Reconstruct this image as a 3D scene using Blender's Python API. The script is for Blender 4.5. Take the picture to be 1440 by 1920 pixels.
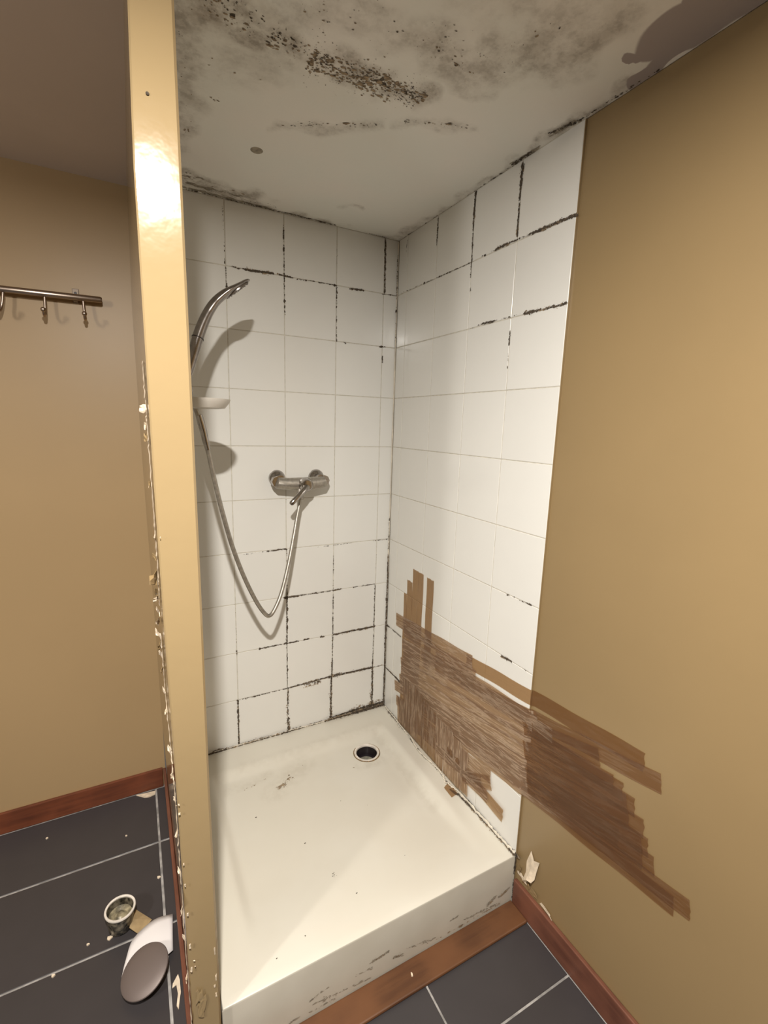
import bpy, bmesh, math, random
import numpy as np
from mathutils import Vector, Matrix

for o in list(bpy.data.objects):
    bpy.data.objects.remove(o)
S = bpy.context.scene
COL = S.collection
random.seed(7)
RNG = np.random.default_rng(7)

# ------------------------------------------------------------------ camera
cam_d = bpy.data.cameras.new('camera')
cam = bpy.data.objects.new('camera', cam_d)
COL.objects.link(cam)
cam_d.sensor_fit = 'VERTICAL'
cam_d.sensor_height = 24.0
cam_d.lens = 24.0 * 880.735 / 1920.0
cam_d.clip_start = 0.02
RX = Vector((0.88336783, -0.467716, 0.03005035))
UX = Vector((0.05874364, 0.17410339, 0.98297365))
FX = Vector((0.46498437, 0.86656203, -0.18127267))
m = Matrix((( RX.x, UX.x, -FX.x, -0.97683), (RX.y, UX.y, -FX.y, -1.75725),
            (RX.z, UX.z, -FX.z, 1.45897), (0, 0, 0, 1)))
cam.matrix_world = m
S.camera = cam

# ------------------------------------------------------------------ world, lamps, exposure
wd = bpy.data.worlds.new('world'); S.world = wd; wd.use_nodes = True
wd.node_tree.nodes['Background'].inputs[0].default_value = (0.9, 0.8, 0.7, 1)
wd.node_tree.nodes['Background'].inputs[1].default_value = 0.05

def lamp(name, loc, power, color, size):
    l = bpy.data.lights.new(name, 'AREA'); l.shape = 'DISK'; l.size = size
    l.energy = power; l.color = color
    o = bpy.data.objects.new(name, l); COL.objects.link(o); o.location = loc
    return o
LAMP_C = (1.0, 0.96, 0.90)
lamp('ceiling_light', (-1.03, -1.75, 2.150), 26.5, LAMP_C, 0.06)
lamp('ceiling_light', (-2.45, -1.75, 2.110), 7, LAMP_C, 0.10)
fill_l = bpy.data.lights.new('fill_light', 'POINT'); fill_l.energy = 14; fill_l.color = LAMP_C; fill_l.shadow_soft_size = 0.09  # added unseen fill below the left lamp, lifts left ceiling and wall tops
fill_o = bpy.data.objects.new('fill_light', fill_l); COL.objects.link(fill_o); fill_o.location = (-2.45, -1.75, 1.93)

S.view_settings.view_transform = 'Standard'
S.view_settings.look = 'None'
S.view_settings.gamma = 1.0
S.view_settings.use_curve_mapping = False
S.view_settings.exposure = 1.26

# ------------------------------------------------------------------ materials
def new_mat(name):
    mt = bpy.data.materials.new(name); mt.use_nodes = True
    nt = mt.node_tree; b = nt.nodes['Principled BSDF']
    return mt, nt, b
def nd(nt, t, **kw):
    n = nt.nodes.new(t)
    for k, v in kw.items():
        if k.startswith('i_'): n.inputs[k[2:].replace('_', ' ')].default_value = v
        else: setattr(n, k, v)
    return n
def mixc(nt, fac, a, b):
    n = nt.nodes.new('ShaderNodeMix'); n.data_type = 'RGBA'
    for s, v in ((0, fac), (6, a), (7, b)):
        if hasattr(v, 'links') or hasattr(v, 'is_linked'): nt.links.new(v, n.inputs[s])
        else: n.inputs[s].default_value = v if s == 0 else (*v, 1)
    return n.outputs[2]
def noise(nt, scale, detail=3, rough=0.5, vec=None):
    n = nd(nt, 'ShaderNodeTexNoise'); n.inputs['Scale'].default_value = scale
    n.inputs['Detail'].default_value = detail; n.inputs['Roughness'].default_value = rough
    if vec is None:
        g = nt.nodes.new('ShaderNodeNewGeometry'); vec = g.outputs['Position']
    nt.links.new(vec, n.inputs['Vector'])
    return n.outputs['Fac']
def ramp(nt, fac, lo, hi, a=0.0, b=1.0):
    n = nd(nt, 'ShaderNodeMapRange'); n.interpolation_type = 'SMOOTHSTEP'
    n.inputs[1].default_value = lo; n.inputs[2].default_value = hi
    n.inputs[3].default_value = a; n.inputs[4].default_value = b
    nt.links.new(fac, n.inputs[0]); return n.outputs[0]
def math_n(nt, op, a, b):
    n = nd(nt, 'ShaderNodeMath', operation=op)
    for i, v in enumerate((a, b)):
        if hasattr(v, 'is_linked'): nt.links.new(v, n.inputs[i])
        else: n.inputs[i].default_value = v
    return n.outputs[0]
def bump(nt, b, h, strength, dist=0.002):
    n = nd(nt, 'ShaderNodeBump'); n.inputs['Strength'].default_value = strength
    n.inputs['Distance'].default_value = dist
    nt.links.new(h, n.inputs['Height']); nt.links.new(n.outputs[0], b.inputs['Normal'])
def simple(name, col, rough=0.5, metal=0.0, var=0.0, vs=30, bs=0.0, bscale=80, bdist=0.001, spec=None):
    mt, nt, b = new_mat(name)
    b.inputs['Base Color'].default_value = (*col, 1)
    b.inputs['Roughness'].default_value = rough; b.inputs['Metallic'].default_value = metal
    if spec is not None: b.inputs['Specular IOR Level'].default_value = spec
    if var:
        f = ramp(nt, noise(nt, vs, 4), 0.3, 0.7)
        c = mixc(nt, f, tuple(x * (1 - var) for x in col), tuple(min(1, x * (1 + var)) for x in col))
        nt.links.new(c, b.inputs['Base Color'])
    if bs: bump(nt, b, noise(nt, bscale, 3), bs, bdist)
    return mt

PAINT_DIM = (0.275, 0.190, 0.092)  # right wall's copy of the one beige, shade darkened into the colour
M = {}
M['paint'] = simple('beige_satin_paint_dim', PAINT_DIM, 0.32, var=0.03, vs=2.5, bs=0.12, bscale=45, bdist=0.001)
M['paint_matte_lit'] = simple('beige_matt_paint_lit', (0.40, 0.275, 0.140), 0.42, var=0.03, vs=2, bs=0.1, bscale=60)  # same beige for the left walls, light mixed into the colour
M['paint_gloss'] = simple('beige_gloss_paint', (0.32, 0.232, 0.120), 0.115, var=0.02, vs=3, bs=0.20, bscale=24, bdist=0.003, spec=0.36)  # same beige again on the partition, its tone set for the light there
M['plaster'] = simple('bare_cream_plaster', (0.72, 0.60, 0.45), 0.8, var=0.15, vs=60, bs=0.4, bscale=150)
M['grout'] = simple('grey_grout', (0.58, 0.54, 0.46), 0.85, var=0.12, vs=60)
M['grout_floor'] = simple('pale_floor_grout', (0.34, 0.32, 0.30), 0.85, var=0.35, vs=25)
M['mould'] = simple('black_mould', (0.075, 0.056, 0.038), 0.9, var=0.4, vs=120)
M['mould_brown'] = simple('brown_mould_smear', (0.27, 0.20, 0.125), 0.85, var=0.4, vs=120)
M['mould_faint'] = simple('grey_mould_smear', (0.30, 0.26, 0.20), 0.85, var=0.3, vs=90)
M['chrome'] = simple('worn_chrome', (0.40, 0.37, 0.345), 0.17, 1.0, var=0.12, vs=80)
M['chrome_dull'] = simple('limescaled_chrome', (0.42, 0.385, 0.335), 0.45, 0.85, var=0.15, vs=90)
M['steel'] = simple('brushed_steel', (0.44, 0.36, 0.30), 0.3, 1.0)
M['bracket'] = simple('matt_grey_steel', (0.30, 0.24, 0.19), 0.5, 0.4)
M['chrome_dark'] = simple('smoky_chrome', (0.30, 0.27, 0.25), 0.27, 1.0, var=0.1, vs=80)
M['dish'] = simple('frosted_plastic', (0.60, 0.56, 0.50), 0.35)
M['white_plastic'] = simple('white_plastic', (0.80, 0.76, 0.74), 0.4)
M['ring_plastic'] = simple('stained_white_plastic', (0.72, 0.66, 0.58), 0.45, var=0.12, vs=60)
M['slime'] = simple('slimy_grey_plastic', (0.10, 0.085, 0.06), 0.2, var=0.9, vs=70, bs=0.6, bscale=120)
M['slime_in'] = simple('olive_residue', (0.24, 0.205, 0.13), 0.35, var=0.6, vs=60, bs=0.6, bscale=120)
M['dome'] = simple('dull_grey_metal', (0.17, 0.135, 0.12), 0.5, 0.3)
M['kraft'] = simple('brown_adhesive_paper', (0.38, 0.27, 0.14), 0.5, var=0.1, vs=60)
M['dark'] = simple('dark_void', (0.02, 0.014, 0.016), 0.4)
M['water'] = simple('murky_drain_water', (0.30, 0.28, 0.22), 0.12, var=0.25, vs=60)
M['rust'] = simple('rusty_rim', (0.22, 0.14, 0.06), 0.6, var=0.5, vs=120)
M['silicone'] = simple('aged_white_silicone', (0.70, 0.64, 0.53), 0.25, var=0.1, vs=40)

# dark tiles, one tone for each
def tile_mat(name, col, rough, jitter, coat=0.0, bs=0.0, bscale=9, bdist=0.003):
    mt, nt, b = new_mat(name)
    oi = nd(nt, 'ShaderNodeObjectInfo')
    c = mixc(nt, oi.outputs['Random'], tuple(x * (1 - jitter) for x in col), tuple(x * (1 + jitter) for x in col))
    f = ramp(nt, noise(nt, 14, 4), 0.3, 0.75, 0, 0.12 if rough > 0.3 else 0.04)
    c = mixc(nt, f, c, tuple(x * 1.6 if rough > 0.3 else x * 0.8 for x in col))
    nt.links.new(c, b.inputs['Base Color'])
    b.inputs['Roughness'].default_value = rough
    if coat: b.inputs['Coat Weight'].default_value = coat; b.inputs['Coat Roughness'].default_value = 0.08
    if bs: bump(nt, b, noise(nt, bscale, 2), bs, bdist)
    return mt
M['tile'] = tile_mat('white_glazed_tile', (0.77, 0.755, 0.71), 0.22, 0.012, 0.25, 0.12, 7, 0.003)
M['floor_tile'] = tile_mat('slate_grey_tile', (0.043, 0.038, 0.039), 0.42, 0.06, 0, 0.15, 60, 0.001)

# wood
def wood(name, col, dark, axis, rough=0.4):
    mt, nt, b = new_mat(name)
    g = nt.nodes.new('ShaderNodeNewGeometry'); mp = nd(nt, 'ShaderNodeMapping')
    sc = [60, 60, 60]; sc[axis] = 4
    mp.inputs['Scale'].default_value = sc
    nt.links.new(g.outputs['Position'], mp.inputs['Vector'])
    f = ramp(nt, noise(nt, 1.0, 5, 0.6, mp.outputs[0]), 0.3, 0.72)
    c = mixc(nt, f, dark, col)
    sp = ramp(nt, noise(nt, 7, 3), 0.35, 0.7)
    c2 = mixc(nt, sp, c, tuple(x * 1.25 for x in col))
    nt.links.new(c2, b.inputs['Base Color']); b.inputs['Roughness'].default_value = rough
    bump(nt, b, f, 0.15, 0.001)
    return mt
M['wood_y'] = wood('red_brown_wood_y', (0.165, 0.064, 0.038), (0.095, 0.034, 0.021), 1)
M['wood_x'] = wood('red_brown_wood_x', (0.165, 0.047, 0.019), (0.09, 0.025, 0.011), 0)
M['wood_strip'] = wood('worn_brown_wood', (0.115, 0.048, 0.019), (0.075, 0.029, 0.012), 0, 0.45)

# ceiling: grey stain is painted where mould has spread
mt, nt, b = new_mat('mouldy_ceiling_paint')
at = nd(nt, 'ShaderNodeAttribute', attribute_name='stain')
at2 = nd(nt, 'ShaderNodeAttribute', attribute_name='bare')
n1 = ramp(nt, noise(nt, 16, 6, 0.65), 0.34, 0.66)
n2 = ramp(nt, noise(nt, 55, 5, 0.6), 0.42, 0.62)
base = mixc(nt, ramp(nt, noise(nt, 3.5, 3), 0.35, 0.65), (0.87, 0.83, 0.765), (0.84, 0.83, 0.765))
f1 = math_n(nt, 'MULTIPLY', at.outputs['Fac'], math_n(nt, 'ADD', math_n(nt, 'MULTIPLY', n1, 0.75), 0.22))
c = mixc(nt, f1, base, (0.40, 0.35, 0.29))
f2 = math_n(nt, 'MULTIPLY', math_n(nt, 'MULTIPLY', at.outputs['Fac'], n2), math_n(nt, 'ADD', math_n(nt, 'MULTIPLY', n1, 0.6), 0.1))
c = mixc(nt, math_n(nt, 'MULTIPLY', f2, 0.9), c, (0.20, 0.165, 0.125))
c = mixc(nt, ramp(nt, at2.outputs['Fac'], 0.42, 0.58), c, (0.40, 0.34, 0.32))
nt.links.new(c, b.inputs['Base Color']); b.inputs['Roughness'].default_value = 0.8
bump(nt, b, noise(nt, 40, 5), 0.25, 0.002)
M['ceiling'] = mt
M['ceiling_plain'] = simple('pinkish_white_ceiling_paint', (0.80, 0.72, 0.67), 0.7, var=0.04, vs=2)

# shower tray: soft scum stain, and shade painted on the front face
mt, nt, b = new_mat('cream_acrylic_tray')
at = nd(nt, 'ShaderNodeAttribute', attribute_name='stain')
f = math_n(nt, 'MULTIPLY', at.outputs['Fac'], ramp(nt, noise(nt, 30, 5, 0.6), 0.3, 0.7))
c = mixc(nt, ramp(nt, noise(nt, 5, 4), 0.35, 0.7), (0.655, 0.615, 0.525), (0.675, 0.64, 0.555))
c = mixc(nt, math_n(nt, 'MULTIPLY', f, 0.8), c, (0.28, 0.22, 0.14))
front_shade = nd(nt, 'ShaderNodeAttribute', attribute_name='grime_and_shade')
c = mixc(nt, math_n(nt, 'MULTIPLY', front_shade.outputs['Fac'], ramp(nt, noise(nt, 9, 4), 0.2, 0.8, 0.42, 0.60)), c, (0.38, 0.34, 0.27))  # front face greyed in colour to stand for its shade
nt.links.new(c, b.inputs['Base Color']); b.inputs['Roughness'].default_value = 0.32
bump(nt, b, noise(nt, 6, 3), 0.15, 0.004)
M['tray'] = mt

# brown packing tape: a see-through tinted film
mt, nt, b = new_mat('brown_packing_tape')
uv = nd(nt, 'ShaderNodeUVMap', uv_map='UVMap')
oi = nd(nt, 'ShaderNodeObjectInfo')
mp = nd(nt, 'ShaderNodeMapping'); mp.inputs['Scale'].default_value = (4.5, 55, 1)
nt.links.new(uv.outputs[0], mp.inputs['Vector'])
off = nd(nt, 'ShaderNodeVectorMath', operation='ADD')
cmb = nd(nt, 'ShaderNodeCombineXYZ')
nt.links.new(math_n(nt, 'MULTIPLY', oi.outputs['Random'], 60), cmb.inputs[0])
nt.links.new(math_n(nt, 'MULTIPLY', oi.outputs['Random'], 90), cmb.inputs[1])
nt.links.new(mp.outputs[0], off.inputs[0]); nt.links.new(cmb.outputs[0], off.inputs[1])
wr = noise(nt, 1.0, 4, 0.6, off.outputs[0])
cr = nd(nt, 'ShaderNodeAttribute', attribute_name='crease')
ridge = math_n(nt, 'SUBTRACT', 1.0, math_n(nt, 'MULTIPLY', math_n(nt, 'ABSOLUTE', math_n(nt, 'SUBTRACT', wr, 0.5), 0.0), 20))
ridge = math_n(nt, 'MAXIMUM', ridge, 0.0)
ridge = math_n(nt, 'MULTIPLY', ridge, cr.outputs['Fac'])
b.inputs['Base Color'].default_value = (0.34, 0.20, 0.115, 1)
film = mixc(nt, cr.outputs['Fac'], (0.215, 0.12, 0.064), (0.355, 0.24, 0.158))
nt.links.new(mixc(nt, math_n(nt, 'MULTIPLY', ridge, 0.7), film, (0.60, 0.46, 0.33)), b.inputs['Base Color'])
b.inputs['Roughness'].default_value = 0.3
bump(nt, b, math_n(nt, 'MULTIPLY', wr, cr.outputs['Fac']), 0.32, 0.004)
tr = nd(nt, 'ShaderNodeBsdfTransparent'); tr.inputs[0].default_value = (0.75, 0.60, 0.43, 1)
mx = nd(nt, 'ShaderNodeMixShader')
nt.links.new(math_n(nt, 'ADD', math_n(nt, 'MULTIPLY', ridge, 0.30), math_n(nt, 'ADD', math_n(nt, 'MULTIPLY', cr.outputs['Fac'], 0.25), 0.20)), mx.inputs[0])
nt.links.new(tr.outputs[0], mx.inputs[1]); nt.links.new(b.outputs[0], mx.inputs[2])
nt.links.new(mx.outputs[0], nt.nodes['Material Output'].inputs[0])
M['tape'] = mt

# ------------------------------------------------------------------ mesh helpers
def link(name, me, parent=None):
    o = bpy.data.objects.new(name, me); COL.objects.link(o)
    if parent is not None: o.parent = parent
    return o
def mesh(name, vs, fs, mat, parent=None, smooth=False, mats=None, idx=None):
    me = bpy.data.meshes.new(name)
    me.from_pydata([tuple(v) for v in vs], [], [tuple(f) for f in fs]); me.update()
    for mm in ([mat] if mats is None else mats): me.materials.append(mm)
    if smooth: me.polygons.foreach_set('use_smooth', [True] * len(me.polygons))
    if idx is not None: me.polygons.foreach_set('material_index', idx)
    return link(name, me, parent)
def from_bm(name, bm, mat, parent=None, smooth=False):
    bmesh.ops.recalc_face_normals(bm, faces=bm.faces)
    me = bpy.data.meshes.new(name); bm.to_mesh(me); bm.free()
    me.materials.append(mat)
    if smooth: me.polygons.foreach_set('use_smooth', [True] * len(me.polygons))
    return link(name, me, parent)
def box_bm(x0, x1, y0, y1, z0, z1, bev=0.0, seg=1, bm=None):
    bm = bm or bmesh.new()
    r = bmesh.ops.create_cube(bm, size=1.0)
    for v in r['verts']:
        v.co = Vector(((x0 + x1) / 2 + v.co.x * (x1 - x0), (y0 + y1) / 2 + v.co.y * (y1 - y0), (z0 + z1) / 2 + v.co.z * (z1 - z0)))
    if bev:
        es = list({e for v in r['verts'] for e in v.link_edges})
        bmesh.ops.bevel(bm, geom=es, offset=bev, segments=seg, affect='EDGES', profile=0.5)
    return bm
def box(name, x0, x1, y0, y1, z0, z1, mat, parent=None, bev=0.0, seg=1):
    return from_bm(name, box_bm(x0, x1, y0, y1, z0, z1, bev, seg), mat, parent)
def frame(n):
    n = Vector(n).normalized()
    a = Vector((0, 0, 1)) if abs(n.z) < 0.9 else Vector((1, 0, 0))
    u = a.cross(n).normalized(); return u, n.cross(u), n
def lathe(name, c, n, prof, mat, parent=None, seg=32, smooth=True, cap=True):
    """prof: list of (radius, height along n); revolved round axis n at c"""
    u, w, n = frame(n); c = Vector(c); vs = []; fs = []
    for r, h in prof:
        for k in range(seg):
            a = 2 * math.pi * k / seg
            vs.append(c + n * h + (u * math.cos(a) + w * math.sin(a)) * r)
    for i in range(len(prof) - 1):
        for k in range(seg):
            k2 = (k + 1) % seg
            fs.append((i * seg + k, i * seg + k2, (i + 1) * seg + k2, (i + 1) * seg + k))
    if cap and prof[0][0] > 1e-6: fs.append(tuple(range(seg))[::-1])
    if cap and prof[-1][0] > 1e-6: fs.append(tuple((len(prof) - 1) * seg + k for k in range(seg)))
    o = mesh(name, vs, fs, mat, parent, smooth)
    bm = bmesh.new(); bm.from_mesh(o.data); bmesh.ops.remove_doubles(bm, verts=bm.verts, dist=1e-7)
    bmesh.ops.recalc_face_normals(bm, faces=bm.faces); bm.to_mesh(o.data); bm.free()
    if smooth: auto_smooth(o)
    return o
def auto_smooth(o, ang=40):
    me = o.data; bm = bmesh.new(); bm.from_mesh(me)
    for e in bm.edges:
        if len(e.link_faces) == 2 and e.calc_face_angle(0) > math.radians(ang): e.smooth = False
    for f in bm.faces: f.smooth = True
    bm.to_mesh(me); bm.free()
def catmull(pts, n):
    P = [Vector(p) for p in pts]; P = [P[0] * 2 - P[1]] + P + [P[-1] * 2 - P[-2]]
    out = []
    for i in range(1, len(P) - 2):
        for k in range(n):
            t = k / n; a, b_, c, d = P[i - 1], P[i], P[i + 1], P[i + 2]
            out.append(0.5 * ((2 * b_) + (c - a) * t + (2 * a - 5 * b_ + 4 * c - d) * t * t + (-a + 3 * b_ - 3 * c + d) * t ** 3))
    out.append(P[-2]); return out
def sweep(name, pts, rad, mat, parent=None, seg=10, ref=(0, 0, 1), rad2=None, smooth=True, cap=True):
    """tube along pts; rad per point (or number); rad2 the half-size along the second axis"""
    n = len(pts); pts = [Vector(p) for p in pts]
    R = rad if isinstance(rad, (list, tuple)) else [rad] * n
    R2 = R if rad2 is None else rad2
    ref = Vector(ref); vs = []; fs = []; w = None
    for i in range(n):
        t = (pts[min(i + 1, n - 1)] - pts[max(i - 1, 0)]).normalized()
        if w is None: w = (ref - t * ref.dot(t)).normalized()
        else: w = (w - t * w.dot(t)).normalized()
        u = t.cross(w)
        for k in range(seg):
            a = 2 * math.pi * k / seg
            vs.append(pts[i] + w * math.cos(a) * R[i] + u * math.sin(a) * R2[i])
    for i in range(n - 1):
        for k in range(seg):
            k2 = (k + 1) % seg
            fs.append((i * seg + k, i * seg + k2, (i + 1) * seg + k2, (i + 1) * seg + k))
    if cap:
        fs.append(tuple(range(seg))[::-1]); fs.append(tuple((n - 1) * seg + k for k in range(seg)))
    o = mesh(name, vs, fs, mat, parent)
    bm = bmesh.new(); bm.from_mesh(o.data); bmesh.ops.recalc_face_normals(bm, faces=bm.faces); bm.to_mesh(o.data); bm.free()
    if smooth: auto_smooth(o, 50)
    return o
def ball(name, c, r, mat, parent=None):
    bm = bmesh.new(); bmesh.ops.create_uvsphere(bm, u_segments=14, v_segments=8, radius=r)
    bmesh.ops.translate(bm, verts=bm.verts, vec=c)
    return from_bm(name, bm, mat, parent, True)
def tag(o, label, cat=None, group=None, kind=None):
    if label: o['label'] = label
    if cat: o['category'] = cat
    if group: o['group'] = group
    if kind: o['kind'] = kind
    return o
def empty(name, loc, label, cat, group=None):
    o = bpy.data.objects.new(name, None); COL.objects.link(o); o.location = loc
    o.empty_display_size = 0.05
    bpy.context.view_layer.update()
    return tag(o, label, cat, group)
def adopt(root):
    """children are modelled in world coordinates: keep them there under an Empty placed at the base"""
    bpy.context.view_layer.update()
    inv = root.matrix_world.inverted()
    for c in root.children: c.matrix_parent_inverse = inv

def flecks(name, segs, plane, parent, mat, dens=1.0, size=0.0016, off=0.0006, stretch=2.2, seed=1):
    """thin growth of mould: irregular flakes strewn along segments (u0,v0,u1,v1,width,density)
    plane maps (u,v,offset) to a world point"""
    r = np.random.default_rng(seed); vs = []; fs = []
    for (u0, v0, u1, v1, w, d) in segs:
        L = math.hypot(u1 - u0, v1 - v0); du, dv = (u1 - u0) / max(L, 1e-6), (v1 - v0) / max(L, 1e-6)
        n = int(max(3, L * 900 * d * dens * (1 + w * 60)))
        # patchy along the joint
        ph = r.uniform(0, 50)
        for k in range(n):
            t = r.uniform(0, 1); s = t * L
            g = 0.5 + 0.5 * math.sin(s * 90 + ph) * math.sin(s * 37 + ph * 2)
            if r.uniform() > 0.35 + 0.65 * g + (d - 1) * 0.6: continue
            p = r.normal(0, w * 0.17)
            rr = size * 0.62 * math.exp(r.normal(0, 0.5)) * (0.7 + 0.4 * d)
            if abs(p) > w * 0.2: rr *= 0.55
            cx, cy = u0 + du * s - dv * p, v0 + dv * s + du * p
            a0 = r.uniform(0, 6.28); st = r.uniform(1.0, stretch); i0 = len(vs); oo = off + r.uniform(0, 0.0004)
            for q in range(6):
                a = a0 + q * math.pi / 3; ra = rr * r.uniform(0.6, 1.25)
                ex, ey = math.cos(a) * ra * st, math.sin(a) * ra
                vs.append(plane(cx + du * ex - dv * ey, cy + dv * ex + du * ey, oo))
            fs.append(tuple(range(i0, i0 + 6)))
    o = mesh(name, vs, fs, mat, parent); o['kind'] = 'stuff'; return o

# ------------------------------------------------------------------ the room shell
H = 2.173
wall_back = tag(box('wall_back', -0.93, 0.10, 0.0065, 0.118, 0, H, M['grout']), 'white tiled rear wall of the shower niche with mouldy joints', 'wall', kind='structure')
wall_right = tag(box('wall_right', 0.0015, 0.10, -6.0, 0.0060, 0, H, M['paint']), 'long beige painted wall right of the shower, its niche end tiled white', 'wall', kind='structure')
wall_hall = tag(box('wall_rear', -5.0, -0.936, 0.12, 0.22, 0, H + 0.03, M['paint_matte_lit']), 'beige wall behind the coat hooks left of the partition', 'wall', kind='structure')
wall_left = tag(box('wall_left', -5.1, -5.0, -6.1, 0.22, 0, H + 0.03, M['paint_matte_lit']), 'beige wall at the far left of the room', 'wall', kind='structure')
wall_front = tag(box('wall_front', -5.0, 0.10, -6.1, -6.0, 0, H, M['paint_matte_lit']), 'beige wall behind the viewer', 'wall', kind='structure')

# partition: slightly bowed post edge
PL = [(0, -.930), (.2, -.935), (.37, -.938), (.75, -.941), (1.08, -.946), (1.34, -.949), (1.60, -.950), (1.84, -.951), (2.04, -.946), (2.19, -.944)]
PR = [(0, -.878), (.36, -.879), (.74, -.882), (1.1, -.882), (1.65, -.884), (1.93, -.885), (2.19, -.885)]
def lerp(T, z):
    for (a, x), (b_, y) in zip(T, T[1:]):
        if z <= b_: return x + (y - x) * (z - a) / (b_ - a)
    return T[-1][1]
zs = [i * 2.19 / 30 for i in range(31)]
vs = []; fs = []
for z in zs:
    xl, xr = lerp(PL, z), lerp(PR, z)
    e = 0.0025
    ring = [(xl, 0.119), (xl, -0.8885 + e), (xl + e, -0.8885), (xr - e * 1.6, -0.8935), (xr, -0.8935 + e * 1.6), (xr, -0.870), (xr - .006, -0.870), (xr - .006, -0.0005), (-0.9305, -0.0005), (-0.9305, 0.119)]
    vs += [(x, y, z) for x, y in ring]
n = 10
for i in range(30):
    for k in range(n): fs.append((i * n + k, i * n + (k + 1) % n, (i + 1) * n + (k + 1) % n, (i + 1) * n + k))
fs += [tuple(range(n))[::-1], tuple(30 * n + k for k in range(n))]
partition = tag(mesh('wall_partition', vs, fs, M['paint_gloss']), 'narrow glossy beige partition wall end with peeling left edge', 'wall', kind='structure')
bm = bmesh.new(); bm.from_mesh(partition.data); bmesh.ops.recalc_face_normals(bm, faces=bm.faces); bm.to_mesh(partition.data); bm.free()

# ceiling over the shower side: fine grid carrying the stain masks
def capsule(px, py, segs):
    out = np.zeros_like(px)
    for (x0, y0, x1, y1, w, a) in segs:
        dx, dy = x1 - x0, y1 - y0; L2 = dx * dx + dy * dy + 1e-9
        t = np.clip(((px - x0) * dx + (py - y0) * dy) / L2, 0, 1)
        d = np.hypot(px - x0 - t * dx, py - y0 - t * dy)
        out = np.maximum(out, a * np.clip(1.6 * (1 - d / w), 0, 1))
    return out
def chain(pts, w, a): return [(p[0], p[1], q[0], q[1], w, a) for p, q in zip(pts, pts[1:])]
def grid_attr(o, name, vals):
    at = o.data.attributes.new(name, 'FLOAT', 'POINT'); at.data.foreach_set('value', np.asarray(vals, dtype=np.float32))
nx, ny = 120, 150
gx = np.linspace(-0.93, 0.0, nx); gy = np.linspace(-1.45, 0.006, ny)
GX, GY = np.meshgrid(gx, gy, indexing='ij')
vs = np.stack([GX, GY, np.full_like(GX, H)], -1).reshape(-1, 3)
fs = [(i * ny + j, i * ny + j + 1, (i + 1) * ny + j + 1, (i + 1) * ny + j) for i in range(nx - 1) for j in range(ny - 1)]
CEIL_SOFT = (chain([(-.86, -.71), (-.69, -.725), (-.53, -.735), (-.37, -.735)], .05, .75) + chain([(-.86, -.78), (-.80, -.74)], .08, 1)
    + chain([(-.87, -.90), (-.86, -.72), (-.83, -.50), (-.84, -.2)], .055, .55) + chain([(-.87, -.09), (-.72, -.07), (-.58, -.05)], .06, .85)
    + chain([(-.78, -.015), (-.46, -.004), (-.27, -.01)], .03, .65) + chain([(-.08, 0.0), (-.02, -.02), (-.01, -.25)], .035, .5)
    + chain([(-.01, -.25), (-.012, -.69), (-.012, -.80)], .02, .5) + chain([(-.03, -.78), (-.012, -.90)], .03, .9) + chain([(-.012, -.9), (-.01, -1.1)], .018, .6)
    + chain([(-.44, -.87), (-.36, -.853), (-.30, -.86), (-.25, -.95)], .07, .55) + chain([(-.25, -1.0), (-.29, -.94), (-.18, -.95), (-.19, -1.06)], .07, .6)
    + chain([(-.70, -.80), (-.60, -.86), (-.50, -.86)], .06, .35) + chain([(-.61, -.48), (-.50, -.52), (-.40, -.61)], .025, .5)
    + chain([(-.35, -.65), (-.22, -.70)], .025, .4) + chain([(-.80, -.60), (-.70, -.66)], .09, .3) + chain([(-.9, -1.2), (-.3, -1.1)], .2, .35)
    + chain([(-.29, -.17), (-.26, -.17)], .02, .45) + chain([(-.27, -.80), (-.25, -.81)], .02, .4))
wob = 0.012 * (np.sin(GX * 63 + GY * 21) + np.sin(GY * 57 - GX * 31))
st = capsule(GX + wob, GY - wob, CEIL_SOFT).ravel()
bare = capsule(GX + wob * .5, GY + wob * .6, chain([(-.035, -1.45), (-.055, -1.18), (-.06, -1.11)], .085, 1) + chain([(-.06, -1.09), (-.085, -1.04)], .02, 1)
    + chain([(-.02, -1.12), (-.012, -1.0)], .025, 1) + chain([(-.13, -1.28), (-.11, -1.18)], .03, 1)).ravel()
ceiling = tag(mesh('ceiling', vs, fs, M['ceiling']), 'grey white ceiling over the shower, spotted with black mould', 'ceiling', kind='structure')
grid_attr(ceiling, 'stain', st); grid_attr(ceiling, 'bare', bare)
box('plasterboard', -0.93, 0.10, -6.1, 0.118, H + 0.002, H + 0.08, M['ceiling_plain'], ceiling)
box('front_plaster', -0.93, 0.0, -6.0, -1.45, H, H + 0.0018, M['ceiling'], ceiling)
ceiling_hall = tag(box('ceiling_left', -5.1, -0.9305, -6.1, 0.22, H + 0.017, H + 0.08, M['ceiling_plain']), 'plain pinkish white ceiling left of the partition', 'ceiling', kind='structure')
cp = lambda u, v, o: (u, v, H - o)
CEIL_SPOT = ([(-.86, -.73, -.70, -.725, .10, .30), (-.70, -.725, -.58, -.735, .07, .45), (-.62, -.72, -.45, -.735, .14, .9), (-.47, -.735, -.36, -.735, .10, .9), (-.88, -.79, -.80, -.76, .10, .6), (-.60, -.70, -.42, -.70, .03, .7),
    (-.67, -.82, -.54, -.86, .12, .16), (-.45, -.87, -.31, -.85, .06, .35), (-.26, -1.0, -.29, -.93, .09, .25), (-.61, -.48, -.42, -.60, .03, .25), (-.36, -.65, -.22, -.71, .02, .4),
    (-.85, -.65, -.80, -.30, .07, .12), (-.80, -.51, -.76, -.49, .03, .5), (-.86, -.09, -.60, -.06, .06, .3), (-.80, -.60, -.65, -.66, .10, .10)])
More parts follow.
